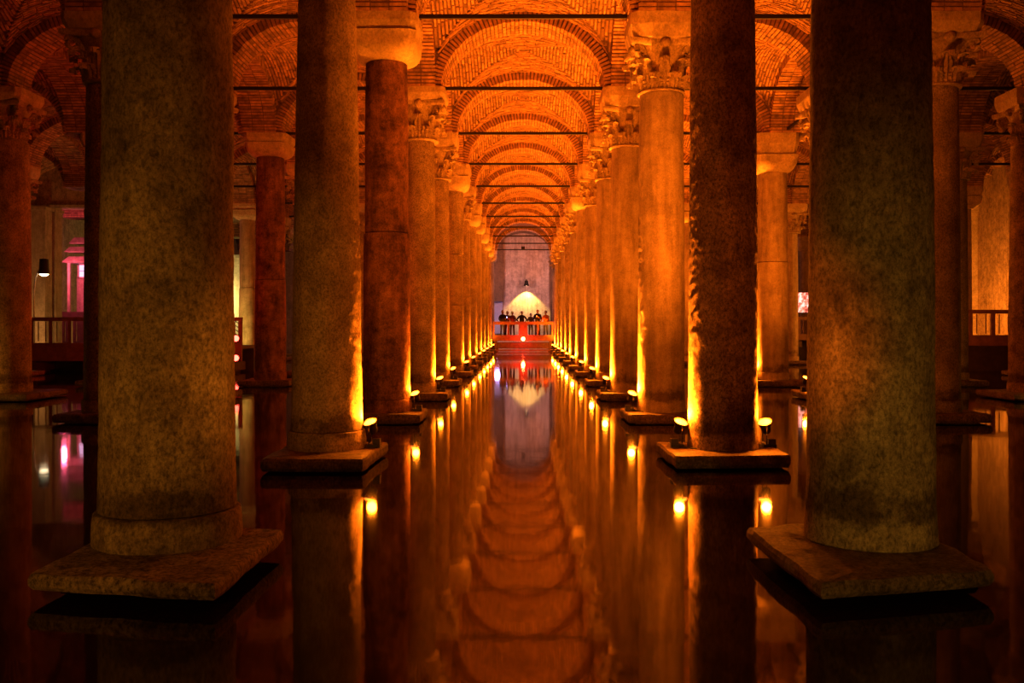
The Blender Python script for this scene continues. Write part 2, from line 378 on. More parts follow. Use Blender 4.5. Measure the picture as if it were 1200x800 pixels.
# ---------------------------------------------------------------- columns
ROWNAME = {-22.05: 'fifth row left of the central aisle', -17.15: 'fourth row left of the central aisle', -12.25: 'third row left of the central aisle', -7.35: 'second row left of the central aisle',
           -2.45: 'row left of the central aisle', 2.45: 'row right of the central aisle', 7.35: 'second row right of the central aisle', 12.25: 'third row right of the central aisle', 17.15: 'fourth row right of the central aisle'}
ZP = 0.17
def leaf_mesh(h, out, wid):
    mb = MB(); nu, nv = 6, 12; fr = []
    for j in range(nv+1):
        t = j/nv
        if t < 0.7: r = 0.02+0.05*t; z = h*t/0.7*0.93
        else:
            a = (t-0.7)/0.3*PI*1.2; r = 0.055+out*0.5*(1-math.cos(a)); z = h*0.93+0.07*math.sin(a)
        for i in range(nu+1):
            u = i/nu*2-1; wv = wid*(0.75+0.25*math.sin(t*PI))*(1-0.55*max(0, t-0.55)/0.45)*(1+0.13*math.sin(t*26))
            fr.append((r-0.055*u*u+0.016*math.cos(u*9), u*wv/2, z))
    bk = [(x-0.035, y, z) for x, y, z in fr]; n = len(fr); w_ = nu+1
    f = [(j*w_+i, j*w_+i+1, (j+1)*w_+i+1, (j+1)*w_+i) for j in range(nv) for i in range(nu)]
    f2 = [tuple(n+q for q in reversed(x)) for x in f]
    e = [i for i in range(w_)]+[j*w_+nu for j in range(1, nv+1)]+[nv*w_+i for i in range(nu-1, -1, -1)]+[j*w_ for j in range(nv-1, 0, -1)]
    f3 = [(e[i], e[(i+1) % len(e)], n+e[(i+1) % len(e)], n+e[i]) for i in range(len(e))]
    mb.put(fr+bk, f+f2+f3, True); return mb
CH = 0.87
def bell(): return MB().lathe([(0.36, 0), (0.41, 0.005), (0.425, 0.03), (0.41, 0.055), (0.38, 0.06), (0.385, 0.35), (0.42, 0.6), (0.50, 0.76), (0.52, 0.80)], 24)
def abacus():
    mb = MB(); pts = []
    for q in range(4):
        for i in range(7):
            u = i/6*2-1; d = 0.60-0.11*(1-u*u); p = (u*0.54, -d) if abs(u) < 1 else (u*0.60, -0.60)
            a = q*PI/2; pts.append((p[0]*math.cos(a)-p[1]*math.sin(a), p[0]*math.sin(a)+p[1]*math.cos(a)))
    n = len(pts)
    vs = [(x*0.95, y*0.95, 0.77) for x, y in pts]+[(x, y, 0.80) for x, y in pts]+[(x, y, CH) for x, y in pts]
    fs = [(r*n+i, r*n+(i+1) % n, (r+1)*n+(i+1) % n, (r+1)*n+i) for r in range(2) for i in range(n)]
    fs += [tuple(range(n-1, -1, -1)), tuple(2*n+i for i in range(n))]
    mb.put(vs, fs)
    for q in range(4):
        a = q*PI/2; mb.ball((0.50*math.cos(a), 0.50*math.sin(a), 0.80), (0.10, 0.10, 0.09), 8, 6)
    return mb
def volute():
    mb = MB(); pts = []; rr = []
    for i in range(26):
        t = i/25; a = -0.4-t*2.6*PI; r = 0.125*(1-t*0.78)
        pts.append((0.60+r*math.cos(a+PI/2), 0, 0.66+r*math.sin(a+PI/2))); rr.append(0.045*(1-0.5*t))
    st = [(0.42, 0, 0.42), (0.46, 0, 0.62), (0.53, 0, 0.74)]
    mb.tube(st+pts, [0.05, 0.05, 0.045]+rr, 8); return mb
LEAF1, LEAF2 = leaf_mesh(0.19, 0.19, 0.27), leaf_mesh(0.46, 0.27, 0.28)
me_leaf1, me_leaf2 = [m.mesh('leaf', M['capital']) for m in (LEAF1, LEAF2)]
me_bell = bell().mesh('capital', M['capital']); me_abacus = abacus().jitter(0.012, 6).mesh('abacus', M['capital']); me_vol = volute().mesh('volute', M['capital'])
def leaf_sites():
    for i in range(8): yield 0, 0.385, 2*PI*(i+0.5)/8
    for i in range(8): yield 1, 0.375, 2*PI*i/8
def joined_capital():
    mb = bell(); s2 = abacus(); mb.put(s2.v, s2.f)
    for t, r, a in leaf_sites():
        l = (LEAF1, LEAF2)[t]; mb.put(l.v, l.f, True, Matrix.Rotation(a, 4, 'Z') @ Matrix.Translation((r, 0, 0.06)))
    vv = volute()
    for q in range(4): mb.put(vv.v, vv.f, True, Matrix.Rotation(PI/4+q*PI/2, 4, 'Z'))
    return mb.mesh('capital', M['capital'])
me_cap = joined_capital()
def rsq(u, half, p):           # superellipse outline point
    c, s = math.cos(u), math.sin(u)
    k = (abs(c)**p+abs(s)**p)**(-1/p); return half*k*c, half*k*s
def basket(h=0.46, r0=0.40, half=0.60, bulge=0.10):
    mb = MB(); seg, n = 32, 8; vs = []
    for j in range(n+1):
        t = j/n; p = 2+8*t**0.8; hh = r0+(half-r0)*t**0.7+bulge*math.sin(PI*t)*(1-t)
        for i in range(seg):
            x, y = rsq(2*PI*(i+0.5)/seg, hh, p); vs.append((x, y, h*t))
    fs = [(j*seg+i, j*seg+(i+1) % seg, (j+1)*seg+(i+1) % seg, (j+1)*seg+i) for j in range(n) for i in range(seg)]
    fs += [tuple(range(seg-1, -1, -1)), tuple(n*seg+i for i in range(seg))]
    return mb.put(vs, fs, True)
me_basket = basket().jitter(0.012, 5).mesh('capital', M['pale'])
def impost_mesh(h, seed):
    mb = MB(); n = 8; vs = []
    prof = [(0.50, 0), (0.545, 0.03), (0.59, h*0.45), (0.60, h*0.55), (0.60, h)]
    seg = 32
    for hh, z in prof:
        for i in range(seg):
            x, y = rsq(2*PI*(i+0.5)/seg, hh, 14); vs.append((x, y, z))
    fs = [(j*seg+i, j*seg+(i+1) % seg, (j+1)*seg+(i+1) % seg, (j+1)*seg+i) for j in range(len(prof)-1) for i in range(seg)]
    fs += [tuple(range(seg-1, -1, -1)), tuple((len(prof)-1)*seg+i for i in range(seg))]
    return mb.put(vs, fs).jitter(0.014, 4, seed)
IMP = {}
def impost(h, mat):
    key = (round(h, 2), mat)
    if key not in IMP: IMP[key] = impost_mesh(h, len(IMP)).mesh('impost_block', M[mat])
    return IMP[key]
def drum(z0, z1, r0, r1, seg=32, rings=14, seed=0, amt=0.0, lip=0.008):
    prof = [(r0-0.012, z0), (r0, z0+lip)]
    for j in range(1, rings): prof.append((r0+(r1-r0)*j/rings+0.008*math.sin(PI*j/rings), z0+(z1-z0)*j/rings))
    prof += [(r1, z1-lip), (r1-0.012, z1)]
    def wp(t, z, r):
        p = Vector((math.cos(t)*r, math.sin(t)*r, z))
        q = noise.noise(p*1.3+Vector((seed, seed*2.3, 0)))*amt*0.8+noise.noise(p*6+Vector((seed, 0, 7)))*amt*0.25
        if seg > 100: q += 0.018*math.exp(-(z-ZP)/0.22)
        d = noise.noise(p*2.6+Vector((seed*1.9, 4, seed)))
        if seg > 100:
            q += noise.fractal(p*13+Vector((0, seed, 3)), 0.7, 2.0, 3)*amt*0.42
        return q-(amt*1.2*max(0, d-0.35))
    return MB().lathe(prof, seg, True, None, wp if amt else None)
def slab(quad, z0, z1, seed, n=16):
    """irregular stone slab over four plan corners, with worn edges"""
    mb = MB(); q = [Vector((*p, 0)) for p in quad]; ring = []
    for i in range(4):
        for j in range(n): ring.append(q[i].lerp(q[(i+1) % 4], j/n))
    c = sum(q, Vector())/4; vs = []; m = len(ring)
    lv = [(0.97, z0), (1.0, z0+(z1-z0)*0.3), (1.0, z1-0.03), (0.975, z1)]+[(q/10, z1+0.002) for q in (9, 8, 7, 6, 4, 2)]
    for s, z in lv:
        for i, p in enumerate(ring):
            r = c+(p-c)*s; cr = 0.008 if i % n == 0 else 0
            k = noise.noise(Vector((p.x*3+seed, p.y*3, z*2)))*0.035*(1 if s > 0.9 else 0)
            d = (p-c).normalized(); vs.append((r.x+d.x*(k-cr), r.y+d.y*(k-cr), z+(noise.noise(Vector((r.x*4, r.y*4+seed, 1)))*0.010+noise.noise(Vector((r.x*15, r.y*15+seed, 4)))*0.007)*(1 if z > z0+0.02 else 0)))
    fs = [(j*m+i, j*m+(i+1) % m, (j+1)*m+(i+1) % m, (j+1)*m+i) for j in range(len(lv)-1) for i in range(m)]
    fs += [tuple(range(m-1, -1, -1)), tuple((len(lv)-1)*m+i for i in range(m))]
    return mb.put(vs, fs)
SHARED = {}
def column(x, y, rowx, k, label, mat='smooth', r0=0.41, r1=0.365, htop=5.78, simple=False, collar=True, joints=(), quad=None, plinth=0.67, near=False, cap_parts=False, imp='pale', seed=0):
    t = thing('column', label, 'column', (x, y, 0), 0, 'stone columns standing in the water')
    q = quad or [(-plinth, -plinth), (plinth, -plinth), (plinth, plinth), (-plinth, plinth)]
    key = ('pl', seed % 4, plinth)
    if quad or near or key not in SHARED: SHARED[key] = slab(q, 0.07 if k == 0 else 0.025, ZP, seed).mesh('plinth', M['plinth_lit' if k == 0 and rowx < 0 else 'plinth'])
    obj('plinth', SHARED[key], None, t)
    if quad: del SHARED[key]
    if 'foot' not in SHARED: SHARED['foot'] = slab([(-0.52, -0.52), (0.52, -0.52), (0.52, 0.52), (-0.52, 0.52)], -0.5, 0.075, 3, 3).mesh('foundation', M['plinth'])
    obj('foundation', SHARED['foot'], None, t)
    zb = ZP
    seg = 150 if near else 28; amt = 0.010 if near else 0.006
    def get(tag_, z0, z1, ra, rb, rings):
        kk = (tag_, round(z0, 2), round(z1, 2), round(ra, 2), round(rb, 2), mat, 0 if not near else seed)
        if kk not in SHARED: SHARED[kk] = drum(z0, z1, ra, rb, seg, rings, seed, amt).mesh(tag_, M[mat])
        return SHARED[kk]
    if collar:
        obj('base_drum', get('base_drum', ZP-0.005, ZP+0.22, r0+0.022, r0+0.02, 16 if near else 5), None, t); zb = ZP+0.222
    zs = [zb]+list(joints)+[htop]
    for i in range(len(zs)-1):
        f = lambda z: r0+(r1-r0)*(z-ZP)/(htop-ZP)
        stp = 0.0 if not joints else (0.012 if i % 2 == 0 else -0.006)
        obj('shaft', get('shaft', zs[i], zs[i+1]-(0.012 if i < len(zs)-2 else 0), f(zs[i])+stp, f(zs[i+1])+stp, int(250*(zs[i+1]-zs[i])/(htop-ZP)) if near else 12), None, t)
    rs = r1/0.37
    if simple:
        ch = min(0.46, ZS-0.25-htop); c = obj('capital', me_basket, None, t, (0, 0, htop)); c.scale = (1, 1, ch/0.46); ztop = htop+ch
    else:
        ztop = htop+CH
        if cap_parts:
            c = obj('capital', me_bell, None, t, (0, 0, htop))
            for ty, r, a in leaf_sites(): obj('leaf', (me_leaf1, me_leaf2)[ty], None, c, (r*math.cos(a), r*math.sin(a), 0.06), (0, 0, a))
            for v in range(4): obj('volute', me_vol, None, c, (0, 0, 0), (0, 0, PI/4+v*PI/2))
            obj('abacus', me_abacus, None, c)
        else: obj('capital', me_cap, None, t, (0, 0, htop))
    obj('impost_block', impost(ZS-ztop+0.01, imp), None, t, (0, 0, ztop))
    return t
def quad_at(cx, cy, pts): return [(px-cx, py-cy) for px, py in pts]
NAVE = {
 (-2.45, 0): dict(x=-2.50, mat='olive', r0=0.455, r1=0.395, near=True, quad=[(-0.49, -0.94), (0.73, -1.18), (0.73, 0.26), (-0.50, 0.62)], label='thick mottled olive column with ringed foot on a wide slab, front left of aisle'),
 (2.45, 0): dict(x=2.445, mat='olive', r0=0.43, r1=0.37, near=True, collar=False, quad=[(-0.72, -1.15), (0.46, -0.86), (0.50, 0.62), (-0.78, 0.40)], label='thick dark mottled column on a blackened slab, front right of aisle'),
 (-2.45, 1): dict(x=-2.43, mat='tan', r0=0.435, r1=0.34, near=True, htop=6.0, quad=[(-0.54, -1.02), (0.63, -1.05), (0.68, 0.5), (-0.56, 0.6)], label='tapering tan column with dark ringed foot, second left of aisle'),
 (2.45, 1): dict(x=2.475, mat='rough', r0=0.42, r1=0.385, near=True, collar=False, htop=6.0, quad=[(-0.72, -0.82), (0.64, -0.72), (0.68, 0.6), (-0.76, 0.5)], label='rough dark pitted column lit on both edges, second right of aisle'),
 (-2.45, 2): dict(x=-2.42, mat='red', r0=0.40, r1=0.37, near=True, htop=6.30, simple=True, joints=(3.32,), label='dark red streaked column in two drums under plain capital, third left of aisle'),
 (2.45, 2): dict(x=2.45, mat='smooth', r0=0.41, r1=0.385, near=True, htop=5.75, collar=False, cap_parts=True, label='orange lit smooth column with leafy capital, third right of aisle'),
 (-2.45, 3): dict(x=-2.36, mat='tan', r0=0.34, r1=0.32, htop=5.9, cap_parts=True), (2.45, 3): dict(x=2.40, mat='smooth', r0=0.385, r1=0.36, htop=5.75, cap_parts=True, collar=False),
 (-2.45, 4): dict(mat='tan', r0=0.36, r1=0.34, htop=5.8, cap_parts=True), (2.45, 4): dict(mat='smooth', r0=0.385, r1=0.36, htop=5.8, cap_parts=True),
 (-2.45, 5): dict(x=-2.38, mat='tan', r0=0.37, r1=0.35, htop=6.2, simple=True, joints=(2.4, 4.1)), (2.45, 5): dict(mat='smooth', r0=0.38, r1=0.35, htop=5.7),
 (-2.45, 6): dict(mat='tan', htop=5.8), (2.45, 6): dict(mat='smooth', htop=6.2, simple=True), (-2.45, 7): dict(mat='tan', htop=6.1, simple=True),
 (7.35, 2): dict(x=7.33, mat='tan', r0=0.40, r1=0.36, htop=5.85, cap_parts=True), (7.35, 3): dict(x=7.05, mat='smooth', htop=5.8, cap_parts=True),
 (12.25, 7): dict(x=11.9, mat='smooth', r0=0.32, r1=0.29, htop=5.8),
 (7.35, 4): dict(x=7.09, mat='smooth', r0=0.43, r1=0.40, htop=6.0, simple=True, joints=(3.5,), plinth=0.75),
 (-7.35, 2): dict(mat='rough', htop=5.9), (-7.35, 3): dict(mat='tan', r0=0.42, htop=5.95, cap_parts=True),
 (-7.35, 4): dict(x=-7.18, mat='red', r0=0.42, r1=0.39, htop=6.45, simple=True, joints=(3.0,), plinth=0.72),
 (-12.25, 3): dict(x=-11.9, mat='olive', r0=0.50, r1=0.46, htop=5.9, plinth=0.95), (12.25, 3): dict(x=11.72, mat='olive', r0=0.47, r1=0.42, htop=5.8, plinth=0.85),
 (-12.25, 4): dict(x=-11.75, mat='rough', htop=5.8),
 (-12.25, 7): dict(mat='smooth', r0=0.36, r1=0.33, htop=6.4, simple=True, joints=(3.4,), plinth=0.7),
}
KR = {-22.05: range(8, 12), -17.15: range(5, 12), -12.25: range(3, 12), -7.35: range(2, 12), -2.45: range(0, 13), 2.45: range(0, 13), 7.35: range(2, 12), 12.25: range(3, 12), 17.15: range(5, 12)}
HIDDEN = {(-17.15, 6), (-17.15, 10)} | {(-22.05, k) for k in range(12)}
mats = ['smooth', 'tan', 'smooth', 'tan']
COLS = {}
nlab = 0
for rx in COLX:
    first = True
    for k in KR[rx]:
        if (rx, k) in HIDDEN: continue
        d = dict(NAVE.get((rx, k), {})); sd = int(abs(rx)*7)+k*3+(1 if rx < 0 else 0)
        r = random.Random(sd)
        d.setdefault('mat', mats[sd % 4]); d.setdefault('htop', 5.8 if sd % 3 else 6.25); 
        if 'simple' not in d and (rx, k) not in NAVE: d['simple'] = d['htop'] > 6.1
        if (rx, k) not in NAVE: d['r0'] = r.uniform(0.36, 0.42); d['r1'] = d['r0']-r.uniform(0.02, 0.05); d['collar'] = r.random() < 0.6
        x = d.pop('x', rx)
        n = k-min(KR[rx]) if abs(rx) > 3 else k
        look = {'smooth': 'pale', 'tan': 'tan', 'red': 'dark red', 'olive': 'olive', 'rough': 'dark pitted'}[d['mat']]
        lab = d.pop('label', None) or f"{look} column with {'plain' if d.get('simple') else 'leafy'} capital, {ORD[n]} visible in {ROWNAME[rx]}"
        COLS[(rx, k)] = (column(x, row_y(k), rx, k, lab, seed=sd, **d), x, d.get('r0', 0.41))

# ---------------------------------------------------------------- iron tie rods
def rod_mesh(L): return MB().box((0, 0, 0), (L, 0.06, 0.075)).mesh('tie_rod', M['iron'])
me_rod = rod_mesh(S-0.2)
AISLE = {0: 'central aisle'}
for i, wd in enumerate(('first', 'second', 'third', 'fourth')):
    AISLE[i+1] = f'{wd} aisle right of centre'; AISLE[-i-1] = f'{wd} aisle left of centre'
RODK = {0: range(2, 13), 1: range(2, 10), 2: range(3, 9), 3: range(4, 9), -1: range(2, 9), -2: range(4, 9)}
for a, ks in RODK.items():
    for n, k in enumerate(ks):
        o = obj('tie_rod', me_rod, None, None, (a*S, row_y(k), 7.16))
        tag(o, f'black iron tie rod across the {AISLE[a]}, {ORD[n]} from front', 'tie rod', 'iron tie rods between the column tops')
for n, (x, k) in enumerate(((7.35, 3), (7.35, 4), (12.25, 5), (12.25, 6))):
    o = obj('tie_rod', me_rod, None, None, (x, row_y(k)-S/2, 7.16), (0, 0, PI/2))
    tag(o, f'{"nearer" if n % 2 == 0 else "farther"} lengthwise iron tie rod over the {ROWNAME[x]}', 'tie rod', 'iron tie rods between the column tops')

t = thing('hanging_box', 'small black box hanging from a far tie rod over the central aisle', 'sign', (0, row_y(11), 7.12))
obj('box', MB().box((0, 0, -0.28), (0.24, 0.10, 0.24)), M['iron'], t)
obj('hanger', MB().box((-0.06, 0, -0.08), (0.02, 0.03, 0.2)).box((0.06, 0, -0.08), (0.02, 0.03, 0.2)), M['iron'], t)
# ---------------------------------------------------------------- floodlights on the plinths
def lamp_parts():
    base = MB().box((0, 0, 0.02), (0.16, 0.14, 0.04)).box((0.03, 0, 0.07), (0.09, 0.10, 0.07)).mesh('ballast_box', M['lampmetal'])
    br = MB().tube([(0, -0.09, 0.05), (0, -0.10, 0.24), (0, -0.085, 0.27)], 0.010, 6).tube([(0, 0.09, 0.05), (0, 0.10, 0.24), (0, 0.085, 0.27)], 0.010, 6).tube([(0, -0.09, 0.05), (0, 0.09, 0.05)], 0.010, 6).mesh('bracket', M['lampmetal'])
    hd = MB().lathe([(0.045, -0.14), (0.055, -0.12), (0.06, -0.06), (0.085, 0.0), (0.09, 0.02), (0.082, 0.02), (0.078, 0.004)], 18, False).put([(0.045*math.cos(i*PI/9), 0.045*math.sin(i*PI/9), -0.14) for i in range(18)], [tuple(range(17, -1, -1))]).mesh('head', M['lampmetal'])
    ln = MB().lathe([(0.0779, 0.002), (0.076, 0.012), (0.05, 0.017), (0.001, 0.02)], 18, True).mesh('glass', M['glow_amber'])
    return base, br, hd, ln
LB, LBR, LH, LG = lamp_parts()
me_cable = MB().tube([(0.05, 0.02, 0.02), (0.0, 0.1, 0.015), (-0.12, 0.22, 0.012), (-0.3, 0.3, 0.012), (-0.42, 0.26, 0.012)], 0.011, 6).mesh('cable', M['cable'])
def floodlight(x, y, side, power, label, col=AMBER, dist=0.5):
    """side = +1: stands on the +x side of the column at (x, y)"""
    t = thing('floodlight', label, 'lamp', (x+side*dist, y, ZP+0.002), 0 if side > 0 else PI, 'floodlights on the column plinths')
    obj('ballast_box', LB, None, t, (0.05, 0, 0)); obj('bracket', LBR, None, t); obj('cable', me_cable, None, t)
    h = obj('head', LH, None, t, (0, 0, 0.30), (0.42 if side > 0 else -0.42, -0.30, 0)); obj('glass', LG, None, h)
    light('lamp_light', 'SPOT', (-0.03, 0, 0.36), col, power, t, (-1.05, 0.0, 3), size=0.05, cone=164, blend=0.45)
    light('lamp_spill', 'POINT', (0.02, 0, 0.40), col, power*0.09, t, size=0.06)
    light('lamp_beam', 'SPOT', (-0.02, 0, 0.36), col, power*BEAM, t, (-0.10, 0.0, 3.4), size=0.04, cone=48, blend=1.0)
    return t
for k in range(1, 12):
    for rx, pw, nm in ((-2.45, P_LEFT, 'left'), (2.45, P_RIGHT, 'right')):
        c, x, r0 = COLS[(rx, k)]
        floodlight(x, row_y(k), 1 if rx < 0 else -1, pw, f'glowing amber floodlight at the aisle side foot of the {ORD[k]} column {nm} of the aisle', dist=r0+0.10)
c, x, r0 = COLS[(2.45, 1)]
floodlight(x, row_y(1), 1, P_RIGHT*0.7, 'glowing amber floodlight at the outer foot of the second column right of aisle', dist=r0+0.10)
for k in range(3, 9):
    c, x, r0 = COLS[(7.35, k)]
    floodlight(x, row_y(k), -1, P_SIDE, f'amber floodlight at the {ORD[k-2]} visible column, {ROWNAME[7.35]}', dist=r0+0.10)

# ---------------------------------------------------------------- walkways with wooden rails
def walkway(label, x0, x1, y, ztop, zdeck, beam, posts, mat='wood', gap=0.0):
    t = thing('walkway', label, 'walkway', ((x0+x1)/2, y, 0)); L = x1-x0
    obj('deck', MB().box((0, 0.75, zdeck-0.06), (L, 1.5, 0.12)), M['wood_dark'], t)
    obj('fascia_board', MB().box((0, -0.03, zdeck-beam/2), (L, 0.08, beam)), M[mat], t)
    obj('top_rail', MB().box((0, 0, ztop-0.06), (L, 0.14, 0.14)), M[mat], t)
    obj('bottom_rail', MB().box((0, 0, zdeck+0.05), (L, 0.08, 0.10)), M[mat], t)
    obj('under_deck_shade', MB().box((0, 1.45, (zdeck-0.12)/2), (L, 0.06, zdeck-0.12)), M['wood_dark'], t)  # dark sheet added to give the shade below the deck
    me = MB().box((0, 0, (ztop+zdeck)/2), (0.13, 0.11, ztop-zdeck-0.05)).mesh('post', M[mat])
    mi = MB().box((0, 0, 0), (0.03, 0.03, ztop-zdeck-0.3)).mesh('baluster', M[mat])
    for i in range(posts):
        xx = -L/2+0.07+(L-0.14)*i/(posts-1); obj('post', me, None, t, (xx, 0, 0))
        if i < posts-1:
            st = (L-0.14)/(posts-1)
            for u in (0.3, 0.7): obj('baluster', mi, None, t, (xx+st*u, 0.02, (ztop+zdeck)/2))
    mc = MB().box((0, 0.7, 0.5*(zdeck-beam)), (0.35, 1.0, zdeck-beam)).box((0, 0.55, zdeck-beam-0.2), (0.7, 1.3, 0.3)).mesh('support', M['wood_dark'])
    for i in range(max(2, int(L/2.0))): obj('support', mc, None, t, (-L/2+0.6+(L-1.2)*i/max(1, int(L/2.0)-1), 0, 0))
    return t
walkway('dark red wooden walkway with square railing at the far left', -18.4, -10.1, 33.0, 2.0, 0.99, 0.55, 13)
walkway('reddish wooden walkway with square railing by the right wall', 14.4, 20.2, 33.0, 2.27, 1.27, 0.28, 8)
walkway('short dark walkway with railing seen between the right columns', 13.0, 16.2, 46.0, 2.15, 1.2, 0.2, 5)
# spot lamps on curved poles
def pole_lamp(label, x, y, z0, z1, glass):
    t = thing('pole_lamp', label, 'lamp', (x, y, z0)); h = z1-z0
    obj('pole', MB().tube([(0, 0, 0), (0, 0, h*0.72), (0.04, 0, h*0.85), (0.14, 0, h*0.95), (0.26, 0, h*0.97)], 0.03, 8), M['steel'], t)
    hd = obj('head', MB().lathe([(0.06, 0.32), (0.15, 0.30), (0.16, 0.0), (0.19, -0.24), (0.17, -0.24), (0.14, -0.1)], 16, False).lathe([(0.001, 0.325), (0.06, 0.32)], 16, False), M['iron'], t, (0.36, 0, h))
    obj('glass', MB().ball((0, 0, -0.22), (0.165, 0.165, 0.10), 16, 8), M[glass], hd)
    light('lamp_light', 'SPOT', (0.36, 0, h-0.3), (1, 0.6, 0.25), 60, t, (0.36, 0, 0), cone=100)
    return t
pole_lamp('black hooded spot lamp on a curved pole at the left walkway', -17.75, 33.3, 0.99, 3.82, 'glow_warm')
pole_lamp('dark hooded spot lamp on a thin pole by the right walkway', 15.0, 33.9, 1.27, 3.95, 'glow_warm')
# ---------------------------------------------------------------- exhibition corner at the far left
for i, (x, wd, lab) in enumerate(((-21.0, 0.62, 'wide pale square pier behind the left walkway lamp'), (-20.88, 0.46, 'narrower tan square pier beside the wide pale pier, far left'))):
    t = thing('pier', lab, 'pier', (x, 40.0+i*0.8, 0))
    obj('shaft', MB().box((0, 0, 3.35), (wd, 0.6, 6.8)), M['concrete'], t); obj('cap_slab', MB().box((0, 0, 6.8), (wd+0.12, 0.75, 0.14)), M['concrete'], t)
t = thing('lintel_beam', 'brown concrete lintel panel over the left piers', 'beam', (-21.2, 40.4, 0))
obj('panel', MB().box((0, 0, 8.05), (4.4, 0.5, 2.4)), M['wall'], t); obj('edge_strip', MB().box((0, -0.05, 6.93), (4.4, 0.6, 0.12)), M['concrete'], t)
t = thing('kiosk', 'pink lit kiosk with stepped roof and blue white window, far left', 'kiosk', (-21.6, 45.0, 0))
obj('floor', MB().box((0, 0.6, 1.2), (2.0, 1.6, 2.4)), M['wood_dark'], t)
obj('back_wall', MB().box((0.05, 0.9, 3.2), (1.5, 0.15, 2.0)), M['concrete'], t)
obj('roof', MB().box((0, 0.4, 5.9), (1.2, 1.2, 0.3), None, 0.7).box((0, 0.4, 5.45), (1.5, 1.5, 0.25), None, 0.75).box((0, 0.4, 4.95), (1.7, 1.7, 0.3), None, 0.7), M['concrete'], t)
for x in (-0.62, 0.75): obj('post', MB().box((x, -0.1, 3.6), (0.12, 0.12, 2.5)), M['concrete'], t)
fr = obj('window_frame', MB().box((0.05, 0.75, 4.78), (1.3, 0.1, 0.08)).box((0.05, 0.75, 4.12), (1.3, 0.1, 0.08)).box((-0.57, 0.75, 4.45), (0.08, 0.1, 0.7)).box((0.67, 0.75, 4.45), (0.08, 0.1, 0.7)).box((0.05, 0.74, 4.45), (1.2, 0.05, 0.03)), M['steel'], t)
for i in range(3): obj('pane', MB().box((-0.36+0.41*i, 0.78, 4.45), (0.37, 0.03, 0.6)), M['glow_window'], fr)
# stair with slanted rails and a lit wall between the left columns
t = thing('pier', 'yellow green lit masonry pier seen between the left columns', 'pier', (-18.25, 58.2, 0))
obj('shaft', MB().box((0, 0, 3.0), (1.3, 0.8, 6.0)), M['plaster'], t); obj('cap_slab', MB().box((0, 0, 6.1), (1.6, 1.0, 0.2)), M['plaster'], t)
t = thing('stair', 'dark stair with slanting rails in front of the green lit pier', 'stairs', (-15.4, 48.0, 0))
for i in range(9): obj('tread', MB().box((-0.9+i*0.24, 0, 1.9-i*0.16), (0.26, 1.0, 0.05)), M['wood_dark'], t)
for q in range(4): obj('handrail', MB().tube([(-1.0, -0.5, 2.3+q*0.22), (1.1, -0.5, 0.9+q*0.22)], 0.025, 6), M['iron'], t)
for x in (-1.0, 1.1): obj('post', MB().box((x, -0.5, 1.6 if x < 0 else 0.9), (0.06, 0.06, 3.2 if x < 0 else 1.8)), M['iron'], t)
obj('stringer', MB().hexa([(-1.1, -0.45, 1.75), (1.1, -0.45, 0.25), (1.1, 0.45, 0.25), (-1.1, 0.45, 1.75), (-1.1, -0.45, 2.0), (1.1, -0.45, 0.5), (1.1, 0.45, 0.5), (-1.1, 0.45, 2.0)]), M['wood_dark'], t)
for (x, y, z, lab) in ((-10.28, 32.96, 1.25, 'small red lamp on the left walkway railing end'), (-10.28, 32.95, 0.55, 'small red lamp low on the left walkway fascia')):
    t = thing('red_lamp', lab, 'lamp', (x, y, z)); 
    obj('housing', MB().lathe([(0.11, 0.0), (0.13, 0.05), (0.13, 0.12)], 14, True, Matrix.Rotation(PI/2, 4, 'X')), M['iron'], t)
    obj('glass', MB().ball((0, -0.12, 0), (0.11, 0.05, 0.11)), M['glow_redder'], t)
t = thing('display_panel', 'small glowing pink and white display above the right walkway', 'sign', (14.2, 46.5, 1.2))
obj('board', MB().box((0, 0, 1.7), (0.62, 0.06, 1.0)), M['glow_pink'], t); obj('frame', MB().box((0, 0.05, 1.7), (0.74, 0.06, 1.12)), M['iron'], t)
for x in (-0.3, 0.3): obj('leg', MB().box((x, 0.05, 0.6), (0.06, 0.06, 1.2)), M['iron'], t)

# ---------------------------------------------------------------- viewing platform at the end of the aisle
PYF = 61.6; ZD = 1.02
t = thing('viewing_platform', 'red lit wooden viewing platform with railing at the end of the aisle', 'platform', (0, PYF, 0))
for i in range(10): obj('deck_plank', MB().box((0, 0.2+0.5*i, ZD-0.05), (4.1, 0.47, 0.09)), M['wood'], t)
obj('fascia_board', MB().box((0, -0.05, ZD-0.15), (4.1, 0.08, 0.3)), M['wood'], t)
obj('lower_board', MB().box((0, 0.25, 0.42), (3.9, 0.08, 0.42)), M['wood_dark'], t)
obj('sill_beam', MB().box((0, 0.05, 0.09), (3.9, 0.2, 0.12)), M['wood'], t)
obj('top_rail', MB().box((0, 0, 1.92), (4.1, 0.14, 0.20)), M['wood'], t)
obj('bottom_rail', MB().box((0, 0, ZD+0.05), (4.1, 0.08, 0.09)), M['wood'], t)
obj('panel', MB().box((0.0, 0, 1.45), (0.58, 0.05, 0.80)), M['wood'], t)
for x in (-1.97, -1.0, 1.0, 1.97): obj('post', MB().box((x, 0, 1.42), (0.10, 0.10, 0.82)), M['wood'], t)
for x in (-1.85, 1.85): obj('pile', MB().box((x, 0.12, 0.25), (0.2, 0.2, 1.4)), M['wood_dark'], t)
t = thing('red_lamp', 'bright red round lamp on the front of the viewing platform', 'lamp', (0, PYF-0.06, 0.86))
obj('housing', MB().lathe([(0.10, 0.0), (0.14, 0.06), (0.14, 0.14)], 16, True, Matrix.Rotation(PI/2, 4, 'X')), M['iron'], t)
